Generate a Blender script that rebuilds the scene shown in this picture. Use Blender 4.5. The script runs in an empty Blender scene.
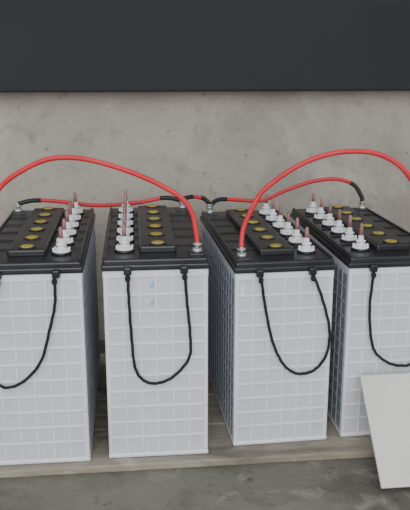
import bpy, bmesh, math, random
from mathutils import Vector, Matrix
random.seed(4)
SC=bpy.context.scene
COL=SC.collection

# ---------------------------------------------------------------- materials
def newmat(name):
    m=bpy.data.materials.new(name); m.use_nodes=True
    nt=m.node_tree; b=nt.nodes['Principled BSDF']
    return m,nt,b
def mottled(name,c1,c2,scale=8,rough=.6,bump=0.0,bscale=60,metal=0,detail=6):
    m,nt,b=newmat(name); N=nt.nodes; L=nt.links
    tc=N.new('ShaderNodeTexCoord')
    n=N.new('ShaderNodeTexNoise'); n.inputs['Scale'].default_value=scale; n.inputs['Detail'].default_value=detail
    L.new(tc.outputs['Object'],n.inputs['Vector'])
    r=N.new('ShaderNodeValToRGB')
    r.color_ramp.elements[0].position=.35; r.color_ramp.elements[1].position=.65
    r.color_ramp.elements[0].color=(*c1,1); r.color_ramp.elements[1].color=(*c2,1)
    L.new(n.outputs['Fac'],r.inputs['Fac']); L.new(r.outputs['Color'],b.inputs['Base Color'])
    b.inputs['Roughness'].default_value=rough; b.inputs['Metallic'].default_value=metal
    if bump:
        n2=N.new('ShaderNodeTexNoise'); n2.inputs['Scale'].default_value=bscale; n2.inputs['Detail'].default_value=8
        L.new(tc.outputs['Object'],n2.inputs['Vector'])
        bp=N.new('ShaderNodeBump'); bp.inputs['Strength'].default_value=bump; bp.inputs['Distance'].default_value=.01
        L.new(n2.outputs['Fac'],bp.inputs['Height']); L.new(bp.outputs['Normal'],b.inputs['Normal'])
    return m

def stained(name,base1,base2,layers,s1,rough,bump,bdist=.006):
    """mottled base + a list of (scale,detail,distortion,lo,hi,colour,amount,stretch) stain layers"""
    m,nt,b=newmat(name); N=nt.nodes; L=nt.links
    tc=N.new('ShaderNodeTexCoord')
    def noise(sc,det=8,dist=0,rg=.6,st=(1,1,1),off=0):
        mp=N.new('ShaderNodeMapping'); mp.inputs['Scale'].default_value=st; mp.inputs['Location'].default_value=(off,off*.7,off*1.3)
        L.new(tc.outputs['Object'],mp.inputs['Vector'])
        n=N.new('ShaderNodeTexNoise'); n.inputs['Scale'].default_value=sc; n.inputs['Detail'].default_value=det
        n.inputs['Distortion'].default_value=dist; n.inputs['Roughness'].default_value=rg
        L.new(mp.outputs[0],n.inputs['Vector']); return n
    def ramp(n,p0,p1,amt=1):
        r=N.new('ShaderNodeMapRange'); r.inputs['From Min'].default_value=p0; r.inputs['From Max'].default_value=p1
        r.inputs['To Max'].default_value=amt
        L.new(n.outputs['Fac'],r.inputs['Value']); return r
    def mix(fac,a,bb):
        x=N.new('ShaderNodeMix'); x.data_type='RGBA'
        L.new(fac,x.inputs[0])
        for sock,v in ((6,a),(7,bb)):
            if isinstance(v,tuple): x.inputs[sock].default_value=(*v,1)
            else: L.new(v,x.inputs[sock])
        return x.outputs[2]
    c=mix(ramp(noise(s1),.35,.65).outputs[0],base1,base2)
    for i,(sc,det,dist,lo,hi,colr,amt,st) in enumerate(layers):
        c=mix(ramp(noise(sc,det,dist,.62,st,3.1*(i+1)),lo,hi,amt).outputs[0],c,colr)
    L.new(c,b.inputs['Base Color'])
    b.inputs['Roughness'].default_value=rough
    g=noise(55,9); bp=N.new('ShaderNodeBump'); bp.inputs['Strength'].default_value=bump; bp.inputs['Distance'].default_value=bdist
    L.new(g.outputs['Fac'],bp.inputs['Height']); L.new(bp.outputs['Normal'],b.inputs['Normal'])
    return m
U=(1,1,1)
M_wall=stained('concrete_wall',(.49,.44,.375),(.40,.36,.305),[
    (2.6,8,.8,.49,.64,(.30,.27,.23),.65,U),
    (4,9,1.0,.53,.66,(.57,.52,.455),.55,U),
    (6,8,.6,.54,.68,(.22,.195,.165),.5,(1,1,.45)),
    (22,7,.4,.58,.70,(.25,.225,.19),.55,U),
    (45,6,.2,.63,.71,(.16,.14,.12),.6,U)],1.8,.92,.45,.008)
M_floor=stained('cement_floor',(.140,.134,.106),(.185,.178,.145),[
    (5,10,.5,.50,.62,(.08,.078,.058),.8,U),
    (8,10,1.2,.55,.64,(.28,.265,.22),.6,U),
    (40,6,.2,.60,.70,(.06,.06,.05),.7,U)],4,.75,.5)
M_beam=mottled('painted_steel',(.017,.020,.021),(.022,.026,.027),2,.85,0,60,0,2)
M_board=stained('wooden_plank',(.37,.325,.26),(.28,.245,.19),[
    (14,10,.3,.50,.64,(.14,.12,.09),.8,(.25,1,1)),
    (20,10,.8,.55,.66,(.50,.46,.38),.7,(.4,1,1))],10,.85,.4)
dirt=[(5,10,.6,.52,.68,(.54,.54,.54),.45,U),(30,6,.3,.64,.72,(.36,.35,.33),.35,U)]
M_case=stained('case_plastic',(.62,.645,.69),(.68,.70,.74),dirt,5,.38,.04)
M_rib=stained('rib_plastic',(.76,.78,.81),(.80,.815,.84),dirt,5,.40,.04)
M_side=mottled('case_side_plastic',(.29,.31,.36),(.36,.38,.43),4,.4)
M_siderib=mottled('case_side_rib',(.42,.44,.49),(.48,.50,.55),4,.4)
M_lid=mottled('black_plastic',(.012,.012,.014),(.026,.026,.028),12,.36)
M_rope=mottled('black_rope',(.010,.010,.012),(.022,.022,.024),150,.85,.6,400)
M_red=mottled('red_pvc',(.58,.020,.028),(.68,.035,.045),20,.55)
M_blk=mottled('black_pvc',(.012,.012,.012),(.02,.02,.02),20,.55)
M_vent=mottled('vent_white',(.75,.75,.76),(.85,.85,.86),30,.4)
M_tip=mottled('float_tip',(.24,.11,.10),(.36,.19,.17),30,.35)
M_yel=mottled('yellow_disc',(.34,.26,.04),(.50,.40,.07),60,.5)
M_lead=mottled('lead_metal',(.45,.45,.45),(.65,.65,.64),60,.4,0,60,.8)
M_tile=mottled('glazed_tile',(.66,.635,.585),(.73,.705,.65),6,.35)
M_bisq=mottled('tile_bisque',(.40,.37,.33),(.48,.45,.40),20,.8)
M_blue=mottled('blue_print',(.10,.25,.50),(.14,.32,.60),20,.5)
M_sticker=mottled('sticker',(.8,.8,.8),(.86,.86,.86),20,.5)

# ---------------------------------------------------------------- mesh helpers
class MB:
    def __init__(s): s.bm=bmesh.new()
    def box(s,x0,x1,y0,y1,z0,z1,mi=0,bev=0,seg=2):
        r=bmesh.ops.create_cube(s.bm,size=1)
        vs=r['verts']
        for v in vs:
            v.co=Vector(((x0+x1)/2+v.co.x*(x1-x0),(y0+y1)/2+v.co.y*(y1-y0),(z0+z1)/2+v.co.z*(z1-z0)))
        fs=set(f for v in vs for f in v.link_faces)
        for f in fs: f.material_index=mi
        if bev:
            es=list(set(e for v in vs for e in v.link_edges))
            g=bmesh.ops.bevel(s.bm,geom=es,offset=bev,segments=seg,affect='EDGES',profile=.5)
            for f in g['faces']: f.material_index=mi
        return s
    def lathe(s,prof,cx,cy,cz,n=20,mi=0):
        rings=[]
        for r,z in prof:
            if r<1e-6: rings.append([s.bm.verts.new((cx,cy,cz+z))])
            else: rings.append([s.bm.verts.new((cx+r*math.cos(2*math.pi*i/n),cy+r*math.sin(2*math.pi*i/n),cz+z)) for i in range(n)])
        for a,b in zip(rings,rings[1:]):
            for i in range(n):
                j=(i+1)%n
                if len(a)==1 and len(b)==1: continue
                if len(a)==1: f=s.bm.faces.new((a[0],b[j],b[i]))
                elif len(b)==1: f=s.bm.faces.new((a[i],a[j],b[0]))
                else: f=s.bm.faces.new((a[i],a[j],b[j],b[i]))
                f.material_index=mi; f.smooth=True
        return s
    def obj(s,name,mats,parent=None):
        bmesh.ops.recalc_face_normals(s.bm,faces=s.bm.faces)
        me=bpy.data.meshes.new(name); s.bm.to_mesh(me); s.bm.free()
        for m in mats: me.materials.append(m)
        o=bpy.data.objects.new(name,me); COL.objects.link(o)
        if parent: o.parent=parent
        return o

def catmull(pts,n=8):
    P=[Vector(p) for p in pts]; P=[P[0]*2-P[1]]+P+[P[-1]*2-P[-2]]
    out=[]
    for i in range(1,len(P)-2):
        a,b,c,d=P[i-1:i+3]
        for k in range(n):
            t=k/n
            out.append(.5*((2*b)+(c-a)*t+(2*a-5*b+4*c-d)*t*t+(-a+3*b-3*c+d)*t**3))
    out.append(P[-2]); return out

def tube_into(bm,pts,rad,n=12,mi=0,twist=0):
    rings=[]; ref=None
    for i,p in enumerate(pts):
        t=(pts[min(i+1,len(pts)-1)]-pts[max(i-1,0)]).normalized()
        if ref is None:
            ref=t.orthogonal().normalized()
        ref=(ref-t*ref.dot(t)).normalized(); bn=t.cross(ref)
        ring=[]
        for k in range(n):
            a=2*math.pi*k/n
            r=rad*(1+(twist*math.cos(3*a-i*1.1) if twist else 0))
            ring.append(bm.verts.new(p+(ref*math.cos(a)+bn*math.sin(a))*r))
        rings.append(ring)
    for A,B in zip(rings,rings[1:]):
        for k in range(n):
            f=bm.faces.new((A[k],A[(k+1)%n],B[(k+1)%n],B[k])); f.smooth=True; f.material_index=mi
    for R in (rings[0],rings[-1]):
        f=bm.faces.new(R); f.material_index=mi

def cable(name,pts,rad=.0046,boots=.06,bootmat=1):
    """PVC cable with shrink-sleeve ends and ring lugs"""
    c=catmull(pts,10)
    mb=MB(); tube_into(mb.bm,c,rad,14,0)
    for side in (c,c[::-1]):
        acc=0; seg=[side[0]]
        for a,b in zip(side,side[1:]):
            acc+=(b-a).length
            seg.append(b)
            if acc>boots: break
        if boots>0: tube_into(mb.bm,seg,rad*1.14,14,bootmat)
    for e in (c[0],c[-1]):
        mb.lathe([(0,-.003),(.0085,-.003),(.009,-.0015),(.0085,0),(0,0)],e.x,e.y,e.z-.002,16,2)
    return mb.obj(name,[M_red,M_blk,M_lead])

# ---------------------------------------------------------------- battery
W=.189; LEN=.48; LW=.193
def battery(loc,yaw,H,mirror,rope,label=False,code=False):
    root=bpy.data.objects.new('tubular_battery',None); COL.objects.link(root)
    root.empty_display_size=.05
    root.location=loc; root.rotation_euler=(0,0,math.radians(yaw))
    sx=-1 if mirror else 1     # vents on -x when sx=1
    # container --------------------------------------------------
    mb=MB(); hw=W/2; y0=.004; y1=LEN-.004
    mb.box(-hw+.002,hw-.002,y0+.002,y1-.002,0.0,H,0,.006,3)
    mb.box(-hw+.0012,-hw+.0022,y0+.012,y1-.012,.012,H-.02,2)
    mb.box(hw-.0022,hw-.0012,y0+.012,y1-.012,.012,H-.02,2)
    # base foot band, top band, corner posts
    mb.box(-hw-.0005,hw+.0005,y0-.0005,y1+.0005,.001,.010,1,.003,2)
    mb.box(-hw,hw,y0,y1,H-.016,H-.001,1,.002,1)
    for cx in (-1,1):
        for (ya,yb) in ((y0+.0004,y0+.009),(y1-.009,y1-.0004)):
            xa,xb=sorted((cx*(hw-.0004),cx*(hw-.009)))
            mb.box(xa,xb,ya,yb,.008,H-.012,1,.0035,3)
    rw=.0023; pr=.0024
    cols=6; rows=11; za=.012; zb=H-.016
    for yy,s in ((y0+.002,-1),(y1-.002,1)):
        ya,yb=(yy-pr,yy+.001) if s<0 else (yy-.001,yy+pr)
        for i in range(1,cols):
            x=-hw+.006+(W-.012)*i/cols
            mb.box(x-rw,x+rw,ya,yb,za-.002,zb+.001,1,.0015,3)
        for j in range(1,rows):
            z=za+(zb-za)*j/rows
            mb.box(-hw+.007,hw-.007,ya+.0003*(1 if s<0 else 0),yb-.0003*(0 if s<0 else 1),z-rw,z+rw,1,.0015,3)
    sc=15
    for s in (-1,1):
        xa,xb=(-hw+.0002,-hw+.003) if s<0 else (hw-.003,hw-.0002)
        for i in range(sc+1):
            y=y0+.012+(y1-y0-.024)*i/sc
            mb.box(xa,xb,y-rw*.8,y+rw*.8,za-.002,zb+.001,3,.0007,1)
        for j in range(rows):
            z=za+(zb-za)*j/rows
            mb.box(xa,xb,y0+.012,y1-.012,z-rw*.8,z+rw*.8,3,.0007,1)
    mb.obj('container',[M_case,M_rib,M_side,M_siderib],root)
    # lid ---------------------------------------------------------
    mb=MB(); lw=LW/2
    mb.box(-lw,lw,0,LEN,H-.001,H+.010,0,.003,2)                 # rim
    mb.box(-lw+.003,lw-.003,.003,LEN-.003,H+.005,H+.020,0,.004,3)    # deck
    D=H+.020
    bx=.006*sx
    mb.box(bx-.034,bx+.034,.045,LEN-.045,D-.002,D+.013,0,.004,3)    # raised manifold
    mb.box(-lw+.004,-lw+.009,.01,LEN-.01,D-.001,D+.004,0,.001,1)
    mb.box(lw-.009,lw-.004,.01,LEN-.01,D-.001,D+.004,0,.001,1)
    for k in range(6):
        y=.062+k*.0712
        vx=-.055*sx
        mb.lathe([(.0,-.001),(.0185,-.001),(.0185,.003),(.017,.0045),(0,.0045)],vx,y,D,24,0)
        mb.lathe([(0,0),(.0165,0),(.0165,.0015),(.0145,.002),(0,.002)],bx,y,D+.0128,24,0)
        if k<5: mb.box(-lw+.01,lw-.01,y+.034,y+.0372,D-.001,D+.003,0,.001,1)
    tx=.077*sx
    for ty in (.035,LEN-.035):
        mb.box(tx-.016,tx+.016,ty-.016,ty+.016,D-.002,D+.003,0,.002,2)
    for hx in (-.05,.05):
        for ya,yb in ((-.010,.004),(LEN-.004,LEN+.010)):
            mb.box(hx-.007,hx+.007,ya,yb,H-.007,H+.008,0,.003,2)
    mb.obj('lid',[M_lid],root)
    # yellow discs --------------------------------------------------
    mb=MB()
    for k in range(6):
        y=.062+k*.0712
        mb.lathe([(0,0),(.0115,0),(.0115,.0012),(.0105,.0018),(0,.0018)],bx,y,D+.0146,24,0)
    mb.obj('cell_discs',[M_yel],root)
    # vents ---------------------------------------------------------
    mb=MB()
    for k in range(6):
        y=.062+k*.0712; vx=-.055*sx; z=D+.0035
        mb.lathe([(0,0),(.0160,0),(.0165,.0015),(.0160,.003),(.0110,.0035),(.0105,.008),(.0070,.009),(.0068,.012),
                  (.0098,.0125),(.0098,.015),(.0058,.0165),(.0048,.025),(0,.025)],vx,y,z,24,0)
        a0=random.random()
        for q in range(8):
            a=a0+q*2*math.pi/8
            cx=vx+.0142*math.cos(a); cy=y+.0142*math.sin(a)
            mb.box(cx-.0019,cx+.0019,cy-.0019,cy+.0019,z+.002,z+.008,0,.0006,1)
        hh=random.uniform(-.002,.004)
        mb.lathe([(.0,.024),(.0040,.024),(.0040,.036+hh),(.0036,.0375+hh),(.0036,.044+hh),(.0024,.047+hh),(0,.048+hh)],vx,y,z,14,1)
    mb.obj('vent_plugs',[M_vent,M_tip],root)
    # terminals -----------------------------------------------------
    mb=MB()
    for ty in (.035,LEN-.035):
        mb.lathe([(0,0),(.0095,0),(.0088,.008),(0,.008)],tx,ty,D+.002,20,0)
        mb.lathe([(0,.006),(.0038,.006),(.0038,.020),(.003,.0215),(0,.0215)],tx,ty,D+.002,12,0)
        mb.lathe([(0,.0125),(.0072,.0125),(.0072,.0165),(.006,.018),(0,.018)],tx,ty,D+.002,6,0)
    mb.obj('terminals',[M_lead],root)
    # rope handles --------------------------------------------------
    def rp(pts,yf,nm):
        mb=MB(); tube_into(mb.bm,catmull([(x,yf(z),z) for x,z in pts],12),.0027,10,0,.12)
        for x,z in (pts[0],pts[-1]):
            mb.lathe([(0,-.007),(.0045,-.005),(.005,0),(.0045,.003),(0,.004)],x,yf(z),z-.006,12,0)
        mb.obj(nm,[M_rope],root)
    rp(rope,lambda z:-.0065,'rope_handle_front')
    rp([(-.05,H-.01),(-.052,H-.07),(-.045,H-.15),(-.02,H-.19),(.02,H-.19),(.045,H-.15),(.052,H-.07),(.05,H-.01)],lambda z:LEN+.0065,'rope_handle_back')
    if label:
        mb=MB(); mb.box(-hw+.010,-hw+.018,y0-.0012,y0+.001,H-.046,H-.024,0)
        mb.obj('label_sticker',[M_sticker],root)
    if code:
        mb=MB()
        for zz in (.016,.050):
            for q in range(2):
                mb.box(-.010+q*.004,-.0085+q*.004,y0+.0012,y0+.0022,H-zz-.018,H-zz-.011+q*.004,0)
        mb.obj('date_code',[M_blue],root)
    return root

BZ=.015
r1=[(.047,.366),(.046,.32),(.034,.27),(.015,.21),(-.02,.172),(-.055,.165),(-.072,.20),(-.065,.28),(-.05,.366)]
r2=[(-.050,.366),(-.049,.32),(-.046,.25),(-.041,.19),(-.025,.163),(0,.157),(.03,.170),(.058,.205),(.060,.25),(.055,.31),(.051,.366)]
r3=[(-.048,.348),(-.040,.295),(-.025,.225),(-.006,.18),(.014,.158),(.035,.151),(.062,.159),(.083,.19),(.086,.24),(.070,.30),(.051,.348)]
r4=[(-.050,.348),(-.054,.274),(-.044,.20),(-.022,.170),(.012,.155),(.045,.165),(.062,.24),(.05,.348)]
b1=battery((-.179,1.260,BZ),-.5,.372,True,r1)
b2=battery((.0450,1.2645,BZ),-.5,.372,False,r2,False,True)
b3=battery((.286,1.290,BZ),2.0,.354,True,r3,True)
b4=battery((.505,1.301,BZ),1.0,.354,False,r4)

# ---------------------------------------------------------------- cables
cable('battery_cable',[(.1225,1.299,.4275),(.1195,1.302,.452),(.1125,1.305,.482),(.0922,1.3075,.510),(.0392,1.313,.5405),(-.031,1.32,.567),
 (-.0922,1.327,.580),(-.1451,1.332,.576),(-.1999,1.338,.5495),(-.2324,1.341,.522),(-.262,1.33,.48),(-.263,1.305,.445),(-.256,1.2945,.4275)],boots=0)
cable('battery_cable',[(.2070,1.322,.4095),(.2090,1.328,.428),(.2140,1.333,.449),(.2315,1.333,.4875),(.2531,1.331,.519),(.314,1.3244,.562),(.3768,1.318,.5836),
 (.4402,1.311,.585),(.4867,1.306,.567),(.516,1.303,.538),(.543,1.31,.497),(.572,1.33,.45),(.582,1.337,.4095)],boots=0)
cable('battery_cable',[(.193,1.732,.410),(.220,1.756,.420),(.27,1.770,.415),(.328,1.775,.412),(.384,1.769,.436),(.4447,1.763,.4575),
 (.505,1.757,.465),(.550,1.753,.452),(.570,1.748,.425),(.574,1.7465,.411)],boots=.055)
cable('battery_cable',[(.126,1.709,.428),(.085,1.716,.434),(.03,1.72,.424),(-.03,1.72,.419),(-.09,1.722,.419),(-.17,1.722,.430),(-.22,1.712,.434),(-.252,1.705,.428)],boots=.05)
cable('battery_cable',[(.192,1.732,.416),(.178,1.732,.428),(.155,1.722,.434),(.138,1.713,.434),(.127,1.709,.432)],boots=.025)

# ---------------------------------------------------------------- plank, tile
mb=MB()
for ya,yb in ((1.246,1.385),(1.390,1.525),(1.530,1.665),(1.670,1.80)):
    mb.box(-1.2,1.3,ya,yb,0,BZ,0,.003,2)
mb.obj('wooden_plank_base',[M_board])

tile=MB(); tw=.20; tl=.213
tile.box(0,tw,-.0085,-.0015,0,tl,0,.0015,2)
tile.box(.001,tw-.001,-.002,.0,.001,tl-.001,1,.0005,1)
to=tile.obj('ceramic_tile',[M_tile,M_bisq])
to.location=(.434,1.130,.0062)
to.rotation_euler=(math.radians(-45.5),0,math.radians(0))

# ---------------------------------------------------------------- room
mb=MB(); mb.box(-2.5,2.8,1.93,2.05,-.05,1.5,0); mb.obj('wall_back',[M_wall])
mb=MB(); mb.box(-2.5,2.8,-1.5,1.93,-.06,0,0); mb.obj('floor',[M_floor])
mb=MB(); mb.box(-2.5,2.8,1.85,1.93,.672,1.5,0,.006,4)
mb.obj('steel_lintel',[M_beam])

# ---------------------------------------------------------------- light
w=bpy.data.worlds.new('World'); SC.world=w; w.use_nodes=True
bg=w.node_tree.nodes['Background']; bg.inputs[0].default_value=(.89,.94,1.0,1); bg.inputs[1].default_value=.90
def area(nm,loc,tgt,size,power,col):
    l=bpy.data.lights.new(nm,'AREA'); l.shape='DISK'; l.size=size; l.energy=power; l.color=col
    o=bpy.data.objects.new(nm,l); COL.objects.link(o); o.location=loc
    o.rotation_euler=(Vector(tgt)-Vector(loc)).to_track_quat('-Z','Y').to_euler()
area('front_daylight_area',(-.2,-1.8,1.6),(.1,1.6,.4),2.4,74,(.985,.99,1.0))  # unseen area lamp put in for soft daylight from the front

# ---------------------------------------------------------------- camera
cd=bpy.data.cameras.new('camera'); cam=bpy.data.objects.new('camera',cd); COL.objects.link(cam)
cd.sensor_fit='VERTICAL'; cd.sensor_height=24; cd.lens=24*739/510
cam.location=(0,0,.748)
cam.rotation_euler=(math.radians(90-14.8),0,math.radians(-6))
cd.clip_start=.02
SC.camera=cam
